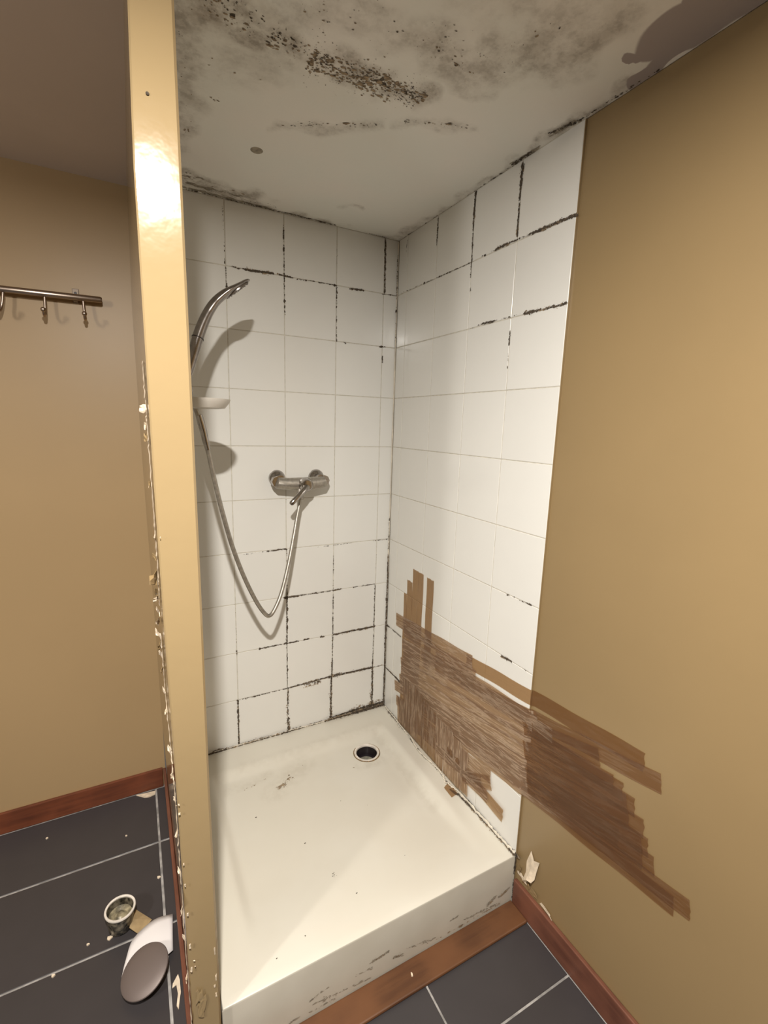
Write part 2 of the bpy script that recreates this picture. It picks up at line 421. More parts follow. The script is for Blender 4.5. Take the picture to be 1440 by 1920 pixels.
flecks('mould', CEIL_SPOT, cp, ceiling, M['mould_brown'], dens=.32, size=.0026, seed=3, stretch=2.6)
flecks('dark_mould', [(-.62, -.715, -.45, -.738, .13, .42), (-.46, -.735, -.365, -.738, .09, .45), (-.88, -.80, -.70, -.73, .14, .22), (-.72, -.735, -.58, -.73, .09, .3), (-.78, -.765, -.62, -.735, .05, .3), (-.69, -.81, -.50, -.87, .16, .10), (-.42, -.86, -.31, -.85, .05, .2), (-.86, -.09, -.78, -.12, .02, .6)], cp, ceiling, M['mould'], dens=.5, size=.0021, seed=5)
flecks('speckle', [(-.88, -.80, -.40, -.735, .22, .10), (-.70, -.82, -.35, -.90, .25, .09), (-.42, -.87, -.25, -.93, .14, .16), (-.27, -1.02, -.24, -.92, .12, .14), (-.87, -.75, -.84, -.25, .09, .14), (-.61, -.48, -.40, -.61, .05, .35), (-.36, -.65, -.22, -.71, .035, .5), (-.87, -.05, -.50, -.03, .05, .45), (-.62, -.715, -.36, -.74, .17, .5), (-.88, -.78, -.60, -.73, .13, .3)], cp, ceiling, M['mould'], dens=.55, size=.0012, seed=7, stretch=3)
flecks('smear', [(-.88, -.08, -.74, -.10, .02, .5), (-.87, -.04, -.62, -.05, .03, .6), (-.80, -.015, -.55, -.012, .018, .7), (-.55, -.01, -.30, -.008, .012, .5), (-.03, -.78, -.01, -.86, .022, .8), (-.012, -.64, -.01, -.74, .016, .7)], cp, ceiling, M['mould_faint'], dens=.9, size=.0034, off=.0003, seed=8, stretch=4)
flecks('joint_mould', [(-.78, -.006, -.62, -.004, .02, .8), (-.66, -.004, -.27, -.006, .012, .9), (-.60, -.012, -.54, -.006, .02, 1.0), (-.45, -.012, -.28, -.006, .012, .7), (-.15, -.006, -.06, -.004, .010, .8),
    (-.004, -.03, -.006, -.20, .010, .5), (-.004, -.2, -.006, -.55, .008, .35), (-.006, -.52, -.006, -.72, .016, .7), (-.012, -.64, -.010, -.72, .016, 1.2), (-.03, -.79, -.012, -.86, .022, 1.1), (-.01, -.84, -.006, -1.05, .012, .7)], cp, ceiling, M['mould'], dens=.8, size=.0017, seed=6)
lathe('ceiling_cap', (-0.636, -0.338, H), (0, 0, -1), [(.0, .0022), (.013, .0022), (.0165, .0)], M['mould_faint'], ceiling, 24)
tag(ceiling.children[-1], 'round grey filler patch')

# floor: grout bed with dark tiles
floor = tag(box('floor', -5.1, 0.10, -6.1, 0.22, -0.08, -0.0015, M['grout_floor']), 'dark slate grey tiled floor with pale joints', 'floor', kind='structure')
TX, TY = 0.604, 0.313
fx0, fy0 = -0.371, -1.102
tile_mesh = {}
def add_tile(name, parent, x0, x1, y0, y1, z0, z1, mat, bev, key):
    """tile whose mesh is shared by alike tiles"""
    d = (round(x1 - x0, 3), round(y1 - y0, 3), round(z1 - z0, 3), key)
    if d not in tile_mesh:
        o = box(name, -(x1 - x0) / 2, (x1 - x0) / 2, -(y1 - y0) / 2, (y1 - y0) / 2, -(z1 - z0) / 2, (z1 - z0) / 2, mat, None, bev)
        tile_mesh[d] = o.data; bpy.data.objects.remove(o)
    o = link(name, tile_mesh[d], parent); o.location = ((x0 + x1) / 2, (y0 + y1) / 2, (z0 + z1) / 2); return o
g = 0.0025
for i in range(-8, 2):
    for j in range(-16, 5):
        x0, x1 = fx0 + (i - 1) * TX + g, fx0 + i * TX - g
        y0, y1 = fy0 + (j - 1) * TY + g, fy0 + j * TY - g
        x0, x1, y0, y1 = max(x0, -4.995), min(x1, -0.0117), max(y0, -5.995), min(y1, 0.107)
        if x1 - x0 < 0.02 or y1 - y0 < 0.02: continue
        if x0 > -0.98 and y1 > -0.90:                      # shower niche and partition stand here
            if y0 >= -0.90: continue
            y1 = -0.879
        add_tile('floor_tile', floor, x0, x1, y0, y1, -0.008, 0.0, M['floor_tile'], 0.0012, 'f')
# narrow cut pieces beside the partition
for j in range(0, 5):
    y0, y1 = fy0 + j * TY + g, min(fy0 + (j + 1) * TY - g, 0.107)
    y0 = max(y0, -0.8765)
    if y1 - y0 > 0.02: add_tile('floor_tile', floor, -0.9705, -0.9335, y0, y1, -0.008, 0.0, M['floor_tile'], 0.0012, 'f')

# skirting
def skirting(name, x0, x1, y0, y1, h, mat, top_axis, label):
    bm = box_bm(x0, x1, y0, y1, 0.0005, h, 0.003, 2)
    return tag(from_bm(name, bm, mat), label, 'skirting', kind='structure')
skirting('baseboard_right', -0.0115, 0.0010, -5.995, -0.881, 0.088, M['wood_y'], 1, 'red brown wooden skirting along the foot of the right wall')
skirting('baseboard_rear', -4.995, -0.9455, 0.108, 0.1195, 0.082, M['wood_x'], 0, 'dark red brown skirting below the coat hooks')
bm = box_bm(-0.9425, -0.931, -0.885, 0.1075, 0.0005, 0.085, 0.003, 2)
for v in bm.verts: v.co.x += lerp(PL, v.co.z) + 0.9305 - 0.0005
tag(from_bm('baseboard_partition', bm, M['wood_y']), 'red brown skirting along the left foot of the partition', 'skirting', kind='structure')
bm = box_bm(-0.885, -0.0125, -0.951, -0.8785, 0.0005, 0.011, 0.004, 2)
tag(from_bm('trim_1', bm, M['wood_strip']), 'worn orange brown wooden strip on the floor before the shower tray', 'trim', kind='structure')

# ------------------------------------------------------------------ wall tiles
g = 0.0014
rows = [(0.2 * k + 0.17 + g, 0.2 * k + 0.37 - g) for k in range(10)]
rows[-1] = (rows[-1][0], H - 0.002)
bj = [-0.002, -0.0649, -0.2649, -0.4649, -0.6649, -0.8649]
for (z0, z1) in rows:
    for a, b_ in zip(bj, bj[1:] + [-0.8745]):
        if a - b_ < 0.02: continue
        dz = random.uniform(-0.0003, 0.0003)
        add_tile('tile', wall_back, b_ + g, a - g, 0.0 + dz * 0, 0.0065, z0, z1, M['tile'], 0.0008, 'b')
box('grout', -0.8749, -0.0005, 0.0012, 0.0064, 0.15, H, M['grout'], wall_back)
rj = [-0.0065, -0.0745, -0.2745, -0.4745, -0.6745, -0.8735]
rrows = [(0.012, 0.17 - g)] + rows
for (z0, z1) in rrows:
    for a, b_ in zip(rj, rj[1:]):
        if z0 < 0.1: continue
        add_tile('tile', wall_right, -0.0045, 0.0015, b_ + g, a - g, z0, z1, M['tile'], 0.0008, 'r')
box('grout', -0.0034, 0.0014, -0.8735, -0.0065, 0.15, H, M['grout'], wall_right)
box('niche_edge', -0.0042, 0.0014, -0.8752, -0.8736, 0.15, H - .002, M['paint'], wall_right)
for (z0, z1) in rows:                                      # tiled inner face of the partition
    for k in range(5):
        y0, y1 = -0.869 + 0.1735 * k + g, -0.869 + 0.1735 * (k + 1) - g
        add_tile('tile', partition, lerp(PR, z0) - .006, lerp(PR, z0) + .0002, y0, min(y1, -0.008), z0, z1, M['tile'], 0.0008, 'p')

MB=[ (-0.650,1.971,-0.632,1.970,0.006,1),(-0.636,1.968,-0.604,1.968,0.007,1),(-0.604,1.968,-0.503,1.971,0.011,1.6),(-0.490,1.972,-0.432,1.969,0.009,1.2),(-0.422,1.967,-0.351,1.969,0.007,0.8),(-0.337,1.968,-0.267,1.969,0.007,0.9),(-0.213,1.966,-0.152,1.968,0.009,1.3),(-0.076,1.968,-0.011,1.969,0.006,0.8),(-0.236,1.769,-0.223,1.768,0.006,0.8),(-0.187,1.770,-0.177,1.769,0.006,0.8),(-0.076,1.769,-0.047,1.770,0.008,1.2),(-0.470,1.168,-0.461,1.167,0.006,1),(-0.633,0.963,-0.543,0.967,0.005,0.5),(-0.543,0.967,-0.463,0.970,0.007,1.2),(-0.336,0.964,-0.182,0.968,0.005,0.5),(-0.082,0.968,0.002,0.970,0.006,0.6),(-0.477,0.768,-0.416,0.768,0.01,1.5),(-0.416,0.768,-0.265,0.769,0.007,1),(-0.265,0.769,-0.228,0.771,0.009,1.2),(-0.174,0.771,-0.071,0.771,0.008,0.9),(-0.576,0.571,-0.416,0.571,0.008,1.1),(-0.393,0.573,-0.370,0.573,0.009,1.4),(-0.323,0.571,-0.304,0.570,0.011,1.5),(-0.265,0.570,-0.065,0.572,0.01,1.4),(-0.144,0.569,-0.065,0.572,0.014,1.2),(-0.668,0.369,-0.463,0.370,0.007,0.9),(-0.393,0.367,-0.317,0.366,0.018,0.9),(-0.463,0.370,-0.273,0.378,0.01,1.2),(-0.282,0.372,-0.222,0.378,0.024,1.2),(-0.222,0.376,-0.070,0.374,0.013,1.6),(-0.070,0.374,-0.015,0.372,0.01,0.6),(-0.769,0.170,-0.725,0.170,0.016,1.8),(-0.725,0.172,-0.667,0.170,0.01,0.8),(-0.667,0.172,-0.464,0.168,0.014,1.2),(-0.464,0.168,-0.405,0.170,0.022,1.2),(-0.405,0.170,-0.271,0.174,0.012,0.9),(-0.271,0.177,-0.154,0.183,0.016,1.2),(-0.180,0.182,-0.003,0.182,0.028,1.5),(-0.064,2.171,-0.061,1.972,0.009,1.3),(-0.063,1.733,-0.062,1.708,0.007,1.1),(-0.265,1.970,-0.264,1.904,0.007,1.1),(-0.264,1.904,-0.263,1.770,0.005,0.7),(-0.265,2.144,-0.265,1.979,0.004,0.4),(-0.467,2.138,-0.465,1.974,0.006,0.7),(-0.465,1.974,-0.464,1.840,0.005,0.8),(-0.670,2.152,-0.667,1.971,0.005,0.5),(-0.665,1.966,-0.664,1.891,0.006,0.7),(-0.068,0.768,-0.068,0.573,0.007,1),(-0.068,0.573,-0.070,0.374,0.007,0.9),(-0.070,0.374,-0.067,0.175,0.014,1.3),(-0.069,0.257,-0.073,0.176,0.03,0.6),(-0.064,0.966,-0.068,0.768,0.003,0.3),(-0.266,0.925,-0.265,0.769,0.005,0.6),(-0.265,0.769,-0.265,0.570,0.008,0.9),(-0.265,0.570,-0.268,0.376,0.009,0.9),(-0.266,0.446,-0.268,0.376,0.014,0.9),(-0.270,0.377,-0.271,0.177,0.011,1.3),(-0.271,0.231,-0.271,0.177,0.022,1),(-0.463,0.967,-0.464,0.771,0.005,0.6),(-0.464,0.791,-0.466,0.571,0.009,1.2),(-0.466,0.571,-0.465,0.371,0.008,0.8),(-0.463,0.370,-0.464,0.165,0.013,0.9),(-0.461,0.234,-0.462,0.164,0.022,0.9),(-0.665,0.585,-0.665,0.563,0.01,0.8),(-0.666,0.369,-0.667,0.172,0.009,1.2),(-0.666,0.771,-0.665,0.571,0.003,0.2),(-0.007,2.118,-0.006,1.972,0.008,0.9),(-0.006,1.972,-0.000,1.770,0.004,0.4),(-0.001,1.797,-0.000,1.770,0.007,0.8),(-0.001,1.066,-0.000,0.965,0.006,0.8),(-0.000,0.965,-0.002,0.848,0.007,0.6),(-0.002,0.861,-0.002,0.571,0.012,1.2),(-0.002,0.571,0.000,0.176,0.014,1.3) ]
MR=[ (-0.015,1.974,-0.278,1.970,0.006,0.5),(-0.278,1.970,-0.476,1.969,0.007,0.9),(-0.522,1.972,-0.587,1.975,0.007,0.7),(-0.587,1.975,-0.638,1.975,0.011,1.6),(-0.638,1.975,-0.730,1.973,0.008,0.9),(-0.730,1.973,-0.875,1.969,0.012,1.5),(-0.543,1.775,-0.606,1.773,0.009,1.3),(-0.478,1.769,-0.543,1.775,0.005,0.4),(-0.604,1.774,-0.724,1.773,0.005,0.4),(-0.724,1.772,-0.759,1.772,0.013,1.6),(-0.759,1.772,-0.870,1.770,0.011,1.1),(-0.011,0.570,-0.141,0.567,0.008,1.1),(0.007,0.362,-0.095,0.361,0.01,1.3),(-0.095,0.361,-0.179,0.358,0.014,1.5),(-0.746,0.969,-0.756,0.969,0.008,1.2),(-0.773,0.972,-0.780,0.971,0.006,1),(-0.798,0.969,-0.848,0.971,0.006,1),(-0.743,0.768,-0.789,0.771,0.01,1.5),(-0.840,0.772,-0.855,0.772,0.008,1),(-0.815,0.397,-0.827,0.398,0.008,1),(-0.840,0.388,-0.884,0.391,0.006,0.4),(-0.068,2.157,-0.063,2.111,0.006,0.7),(-0.274,2.162,-0.272,2.078,0.009,1.1),(-0.475,2.162,-0.473,2.080,0.011,1.4),(-0.473,2.080,-0.476,1.969,0.008,1.1),(-0.474,1.965,-0.475,1.926,0.006,0.9),(-0.479,1.894,-0.477,1.883,0.008,1),(-0.675,2.161,-0.673,2.108,0.015,1.6),(-0.673,2.108,-0.673,1.981,0.01,1.3),(-0.674,1.736,-0.673,1.700,0.007,1.2),(-0.674,1.692,-0.674,1.633,0.004,0.5),(-0.564,0.131,-0.574,0.094,0.006,0.8),(-0.073,0.172,-0.210,0.127,0.012,1.2),(-0.210,0.127,-0.531,0.132,0.014,0.8),(-0.639,0.169,-0.727,0.148,0.018,1.4),(-0.727,0.148,-0.880,0.172,0.016,1.2),(-0.841,0.168,-0.881,0.167,0.024,1.5) ]
bp = lambda u, v, o: (u, -o - 0.0002, v)
rp = lambda u, v, o: (-0.0047 - o, u, v)
flecks('mould', MB, bp, wall_back, M['mould'], dens=1.0, size=.0016, seed=11)
flecks('brown_mould', [s[:4] + (s[4] * 1.5, s[5] * .55) for s in MB if s[4] >= .009], bp, wall_back, M['mould_brown'], dens=.9, size=.0022, off=.0003, seed=12)
flecks('brown_mould', [(-.17, .195, -.01, .20, .035, .5), (-.08, .25, -.06, .18, .02, .6), (-.40, .355, -.31, .36, .02, .6), (-.28, .38, -.22, .38, .02, .6), (-.47, .30, -.46, .18, .018, .4), (-.28, .30, -.265, .19, .012, .5)], bp, wall_back, M['mould_brown'], dens=.9, size=.0024, off=.0003, seed=13)
flecks('mould', MR, rp, wall_right, M['mould'], dens=1.0, size=.0016, seed=14)
flecks('brown_mould', [s[:4] + (s[4] * 1.5, s[5] * .5) for s in MR if s[4] >= .010], rp, wall_right, M['mould_brown'], dens=.9, size=.0022, off=.0003, seed=15)

# ------------------------------------------------------------------ shower tray
tray = empty('shower_tray', (-0.44, -0.44, 0), 'cream square shower tray with round drain and scuffed front', 'shower tray')
X0, X1, Y0, Y1, ZT = -0.8740, -0.0055, -0.877, -0.001, 0.170
nx, ny = 110, 110
gx = np.linspace(X0, X1, nx); gy = np.linspace(Y0, Y1, ny)
gx[1] = X0 + .002; gx[2] = X0 + .0055; gx[-2] = X1 - .002; gx[-3] = X1 - .0055
gy[1] = Y0 + .0015; gy[2] = Y0 + .005; gy[-2] = Y1 - .002
GX, GY = np.meshgrid(gx, gy, indexing='ij')
ss = lambda v, w: np.clip(v / w, 0, 1) ** 2 * (3 - 2 * np.clip(v / w, 0, 1))
dr, dl, db, df = -.075 - GX, GX + .800, -.122 - GY, GY + .845
sd = np.minimum.reduce([dr, dl, db, df])
dep = 0.018 * ss(dr, .045) * ss(dl, .04) * ss(db, .05) * ss(df, .26)
dd = np.hypot(GX + 0.205, GY + 0.233)
dep += np.clip(sd / 0.08, 0, 1) * 0.010 * np.clip(1 - dd / 0.75, 0, 1)
edge = np.minimum.reduce([GX - X0, X1 - GX, GY - Y0, Y1 - GY + 0.02])
er = 0.006; k = np.clip(1 - edge / er, 0, 1)
Z = ZT - dep - er * (1 - np.sqrt(np.maximum(0, 1 - k * k)))
vs = np.stack([GX, GY, Z], -1).reshape(-1, 3).tolist()
fs = [(i * ny + j, (i + 1) * ny + j, (i + 1) * ny + j + 1, i * ny + j + 1) for i in range(nx - 1) for j in range(ny - 1)]
loop = [i * ny for i in range(nx)] + [(nx - 1) * ny + j for j in range(1, ny)] + [i * ny + ny - 1 for i in range(nx - 2, -1, -1)] + [j for j in range(ny - 2, 0, -1)]
base0 = len(vs)
for q in loop: vs.append((vs[q][0], vs[q][1], 0.002))
nl = len(loop)
for i in range(nl):
    a, b_ = loop[i], loop[(i + 1) % nl]
    fs.append((b_, a, base0 + i, base0 + (i + 1) % nl))
fs.append(tuple(base0 + i for i in range(nl))[::-1])
dirt_z = Z
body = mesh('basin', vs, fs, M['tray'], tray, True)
bm = bmesh.new(); bm.from_mesh(body.data); bmesh.ops.recalc_face_normals(bm, faces=bm.faces); bm.to_mesh(body.data); bm.free()
cut = lathe('cutter', (-0.205, -0.233, 0), (0, 0, 1), [(.047, .05), (.047, .3)], M['tray'], None, 48)
cut.location = tray.location
md = body.modifiers.new('b', 'BOOLEAN'); md.operation = 'DIFFERENCE'; md.object = cut; md.solver = 'EXACT'
bpy.context.view_layer.update()
ev = body.evaluated_get(bpy.context.evaluated_depsgraph_get())
me = bpy.data.meshes.new_from_object(ev)
body.modifiers.clear(); body.data = me; bpy.data.objects.remove(cut)
auto_smooth(body, 35)
co = np.empty(len(me.vertices) * 3); me.vertices.foreach_get('co', co); co = co.reshape(-1, 3)
stn = capsule(co[:, 0], co[:, 1], [(-.60, -.285, -.46, -.19, .06, .22), (-.75, -.21, -.60, -.19, .03, .2), (-.12, -.14, -.12, -.6, .03, .18), (-.1, -.12, -.7, -.13, .03, .14), (-.26, -.29, -.17, -.30, .03, .25)])
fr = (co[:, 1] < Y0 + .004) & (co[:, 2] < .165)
apr = np.zeros(len(co)); apr[fr] = 1  # mask of the front face for the painted shade
grid_attr(body, 'stain', stn); grid_attr(body, 'grime_and_shade', apr)
def zt(x, y):
    i = int(np.clip(np.searchsorted(gx, x), 0, nx - 1)); j = int(np.clip(np.searchsorted(gy, y), 0, ny - 1)); return float(Z[i, j])
tp = lambda u, v, o: (u, v, zt(u, v) + o)
fp = lambda u, v, o: (u, Y0 - o - .0002, v)
flecks('dirt', [(-.585, -.27, -.555, -.26, .03, .9), (-.56, -.262, -.515, -.232, .05, .5), (-.70, -.23, -.60, -.2, .02, .25), (-.47, -.2, -.46, -.2, .02, .5), (-.30, -.28, -.2, -.31, .03, .12)], tp, tray, M['mould_brown'], dens=1.1, size=.0022, seed=21)
flecks('dirt', [(a, b_, a + .002, b_, .006, 1.0) for a, b_ in ((-.683, -.364), (-.569, -.534), (-.31, -.716), (-.495, -.764), (-.323, -.479), (-.66, -.81), (-.74, -.83), (-.40, -.42), (-.527, -.677), (-.530, -.672), (-.523, -.681), (-.533, -.679), (-.525, -.670), (-.529, -.683), (-.521, -.675))], tp, tray, M['mould'], dens=.6, size=.0015, seed=22)
flecks('scuff', [(-.11, .04, -.08, .055, .022, 1.2), (-.065, .045, -.02, .06, .018, 1.0), (-.20, .035, -.05, .022, .012, .8), (-.40, .05, -.30, .03, .02, .6), (-.505, .07, -.45, .075, .016, 1.0), (-.46, .05, -.40, .035, .02, .6), (-.55, .055, -.5, .05, .02, .5), (-.66, .04, -.5, .022, .015, .6), (-.25, .06, -.22, .062, .008, .8), (-.72, .10, -.60, .12, .03, .08), (-.70, .05, -.62, .07, .01, .6), (-.8, .03, -.6, .02, .012, .5)], fp, tray, M['mould_faint'], dens=.8, size=.0019, stretch=3.5, seed=23)
flecks('scuff', [(-.10, .04, -.085, .05, .012, .9), (-.055, .047, -.03, .058, .008, .9), (-.49, .072, -.465, .074, .006, .9), (-.3, .022, -.05, .02, .006, .5), (-.44, .045, -.41, .04, .01, .6)], fp, tray, M['mould_brown'], dens=1, size=.0018, off=.0012, seed=24)
zc = zt(-.205, -.29)
lathe('rust_line', (-.205, -.233, zc), (0, 0, 1), [(.0465, -.02), (.0465, .0016), (.0545, .0016), (.0555, -.001)], M['rust'], tray, 40, True, False)
fl = lathe('drain_flange', (-.205, -.233, zc), (0, 0, 1), [(.0425, -.045), (.0425, .0015), (.0445, .0035), (.0505, .0035), (.0515, .001), (.0465, -.004), (.0465, -.045)], M['ring_plastic'], tray, 40, True, False)
tag(lathe('drain_pot', (-.205, -.233, zc), (0, 0, 1), [(.0, -.052), (.030, -.052), (.0405, -.044), (.0422, -.0435), (.0422, -.004), (.0418, -.004), (.0418, -.04), (.0, -.0425)], M['dark'], tray, 32), 'dark hollow of the drain')
lathe('drain_water', (-.208, -.238, zc - .0395), (0, 0, 1), [(.0, .0012), (.024, .0010), (.0355, .0)], M['water'], tray, 32)
adopt(tray)

# aged silicone bead round the tray, cracked and lifting on the right
def bead(name, pts, r0, label, seed, jit, lift=0.0):
    r = np.random.default_rng(seed); P = catmull(pts, 14)
    P2 = [p + Vector((r.normal(0, jit), r.normal(0, jit), abs(r.normal(0, jit)) + lift * max(0, math.sin(i * .23)))) for i, p in enumerate(P)]
    return tag(sweep(name, P2, [max(.0012, r0 * r.uniform(.45, 1.25)) for _ in P2], M['silicone'], None, 6), label, 'sealant')
bead('silicone_bead', [(-.868, -.0045, .171), (-.6, -.0045, .172), (-.3, -.005, .1725), (-.012, -.006, .172)], .0036, 'crusty silicone seal between the back wall tiles and the tray', 31, .0008)
bead('silicone_bead', [(-.009, -.02, .172), (-.010, -.10, .172), (-.013, -.16, .1725), (-.018, -.24, .173)], .003, 'thin silicone seal at the tray corner left of the brown tape', 32, .0008)
bead('silicone_bead', [(-.014, -.26, .173), (-.030, -.34, .174), (-.021, -.44, .174), (-.018, -.50, .173), (-.030, -.54, .174), (-.016, -.60, .174)], .0032, 'torn silicone seal lifting along the tray below the brown tape', 33, .0012, .002)
bead('silicone_bead', [(-.016, -.60, .174), (-.012, -.70, .173), (-.011, -.80, .173), (-.0085, -.872, .172)], .0042, 'grimy double silicone seal from the tape to the front tray corner', 34, .0015, .001)
bead('silicone_bead', [(-.0065, -.0035, .18), (-.0065, -.0035, .9), (-.0065, -.0035, 1.5), (-.0065, -.0035, 2.165)], .0030, 'vertical silicone seal in the corner of the white tiled walls', 35, .0003)
rimp = lambda u, v, o: (u, v, ZT + .0007 + o)
flecks('grime_and_shade', [(-.011, -.02, -.016, -.22, .010, 1.0), (-.017, -.24, -.028, -.40, .012, .7), (-.018, -.45, -.026, -.56, .010, .6), (-.022, -.60, -.014, -.70, .014, 1.3), (-.014, -.70, -.009, -.874, .011, 1.7), (-.010, -.84, -.010, -.876, .016, 2), (-.012, -.006, -.16, -.007, .018, 1.3), (-.16, -.006, -.86, -.005, .007, .9), (-.034, -.57, -.014, -.62, .012, 1.0)], rimp, tray, M['mould'], dens=1.0, size=.0017, seed=41)
flecks('grime_and_shade', [(-.02, -.62, -.012, -.875, .02, .8), (-.012, -.02, -.03, -.2, .02, .3), (-.01, -.01, -.25, -.012, .02, .6)], rimp, tray, M['mould_brown'], dens=1.0, size=.002, off=.0003, seed=42)
jb = lambda u, v, o: (u, -.0092 - o, v)
flecks('grime_and_shade', [(-.868, .1735, -.72, .1735, .012, 1.6), (-.72, .174, -.46, .174, .007, .8), (-.50, .175, -.40, .175, .009, 1.0), (-.40, .175, -.27, .175, .005, .7), (-.28, .1755, -.15, .176, .010, 1.2), (-.17, .177, -.01, .177, .014, 2.0)], jb, tray, M['mould'], dens=1.0, size=.0017, seed=45)
flecks('grime_and_shade', [(-.868, .174, -.40, .175, .012, .6), (-.30, .177, -.01, .178, .018, 1.2)], jb, tray, M['mould_brown'], dens=1.0, size=.0022, off=.0002, seed=46)
jc = lambda u, v, o: (-.0065 - .0034 - o + u * .7, -.0035 - .0034 - o - u * .7, v)
flecks('corner_mould', [(0, 1.07, 0, .86, .005, .8), (0, .86, 0, .57, .007, 1.3), (0, .57, 0, .178, .008, 1.6), (0, 2.12, 0, 1.97, .005, .9), (0, 1.97, 0, 1.77, .003, .4)], jc, wall_back, M['mould'], dens=1.0, size=.0015, seed=47)
flecks('corner_mould', [(0, .9, 0, .178, .009, .7)], jc, wall_back, M['mould_brown'], dens=1.0, size=.002, off=.0003, seed=48)
flecks('grime_and_shade', [(-.008, .165, -.008, .10, .008, 1.2), (-.008, .10, -.008, .012, .006, .7)], fp, tray, M['mould'], dens=1.0, size=.0017, seed=43)
adopt(tray)

# ------------------------------------------------------------------ brown packing tape on the right wall
tape = empty('packing_tape_patch', (-0.0005, -0.7, 0.45), 'brown packing tape patch spreading from tray corner across tiles onto beige wall', 'tape')
def wx(y):                     # wall surface met by the tape: tile face, then the painted wall
    return -0.0047 if y > -0.873 else (0.0013 if y < -0.882 else -0.0047 + (0.006) * (-.873 - y) / .009)
tape_n = 0
def strip(u0, v0, u1, v1, w, crease, wob=0.0012, ragged=0.0012, layer=None, sag=0.0):
    global tape_n
    tape_n += 1
    r = np.random.default_rng(100 + tape_n)
    L = math.hypot(u1 - u0, v1 - v0); du, dv = (u1 - u0) / L, (v1 - v0) / L
    n = max(6, int(L / .012)); mm = 6; vs = []; fs = []; uvs = []; cre = []
    lay = (tape_n if layer is None else layer) * 0.00013 + 0.0003
    e0 = r.normal(0, ragged, mm + 1); e1 = r.normal(0, ragged, mm + 1)
    ph = r.uniform(0, 9, 4)
    for i in range(n + 1):
        for j in range(mm + 1):
            s = L * i / n + (e0[j] if i == 0 else e1[j] if i == n else 0)
            q = (j / mm - .5) * w + wob * math.sin(s * 31 + ph[0]) * (1 if j in (0, mm) else .3) + sag * math.sin(math.pi * i / n)
            y, z = u0 + du * s - dv * q, v0 + dv * s + du * q
            c = crease if crease < .5 or y > -.86 else crease * max(.25, 1 - (-.86 - y) * 4)
            hgt = c * 0.0011 * (0.5 + 0.5 * math.sin(j * 1.9 + s * 14 + ph[1]) * math.sin(s * 43 + ph[2] + j)) if 0 < j < mm else 0
            vs.append((wx(y) - lay - hgt, y, z)); uvs.append((s, q)); cre.append(c)
    for i in range(n):
        for j in range(mm):
            a = i * (mm + 1) + j; fs.append((a, a + 1, a + mm + 2, a + mm + 1))
    o = mesh('tape_strip', vs, fs, M['tape'], tape, True)
    ul = o.data.uv_layers.new(name='UVMap')
    for p in o.data.loops: ul.data[p.index].uv = uvs[p.vertex_index]
    grid_attr(o, 'crease', cre); return o
for (y, zb, ztp, w) in ((-.159, .172, .772, .024), (-.190, .172, .836, .041), (-.2325, .172, .893, .044), (-.272, .30, .893, .036), (-.337, .52, .890, .047)):
    strip(y, ztp, y + random.uniform(-.002, .002), zb, w, .35)
for (y0, z0, y1, z1, c) in ((-.09, .632, -.612, .676, .8), (-.58, .674, -1.2125, .730, .15), (-.15, .545, -.90, .640, 1), (-.40, .557, -1.2555, .706, .3), (-.16, .50, -1.174, .622, .9), (-.145, .455, -1.207, .606, .9),
        (-.15, .415, -1.2335, .572, 1), (-.145, .37, -1.249, .536, 1), (-.10, .325, -1.267, .507, 1), (-.14, .375, -1.18, .500, 1), (-.22, .335, -1.3495, .476, .9), (-.30, .335, -1.318, .455, .9), (-.12, .262, -.742, .338, 1), (-.15, .215, -.70, .285, .9), (-.16, .605, -.635, .640, .8), (-.40, .606, -.879, .6385, .7), (-.30, .572, -.96, .630, .8), (-.86, .598, -1.105, .668, .2), (-.885, .585, -1.15, .628, .2), (-.87, .535, -1.19, .603, .2), (-.88, .49, -1.20, .565, .2), (-.885, .455, -1.235, .533, .2), (-.89, .425, -1.24, .498, .2)):
    strip(y0, z0, y1, z1, .058 if y1 == -.612 else .047, c)
strip(-.155, .29, -.165, .172, .054, .9); strip(-.20, .40, -.215, .174, .054, .9); strip(-.26, .41, -.268, .174, .054, .8); strip(-.305, .40, -.312, .173, .054, .8); strip(-.352, .39, -.358, .173, .054, .7)
strip(-.405, .38, -.41, .172, .054, .7); strip(-.455, .37, -.46, .172, .054, .9); strip(-.51, .37, -.515, .174, .054, 1); strip(-.56, .36, -.57, .176, .054, 1); strip(-.60, .35, -.61, .182, .054, 1)
strip(-.44, .245, -.735, .262, .046, .9); strip(-.50, .275, -.812, .2545, .047, .4)
o = strip(-.60, .24, -.745, .322, .045, .6)
# the scrap stuck down on the tray rim
o = mesh('tape_strip', [(-.020, -.545, .1735), (-.050, -.555, .1722), (-.052, -.605, .1722), (-.022, -.60, .1735), (-.036, -.548, .1732), (-.038, -.603, .1734)], [(0, 4, 5, 3), (4, 1, 2, 5)], M['tape'], tape, False)
o.data.uv_layers.new(name='UVMap'); grid_attr(o, 'crease', [.3] * 6)
adopt(tape)

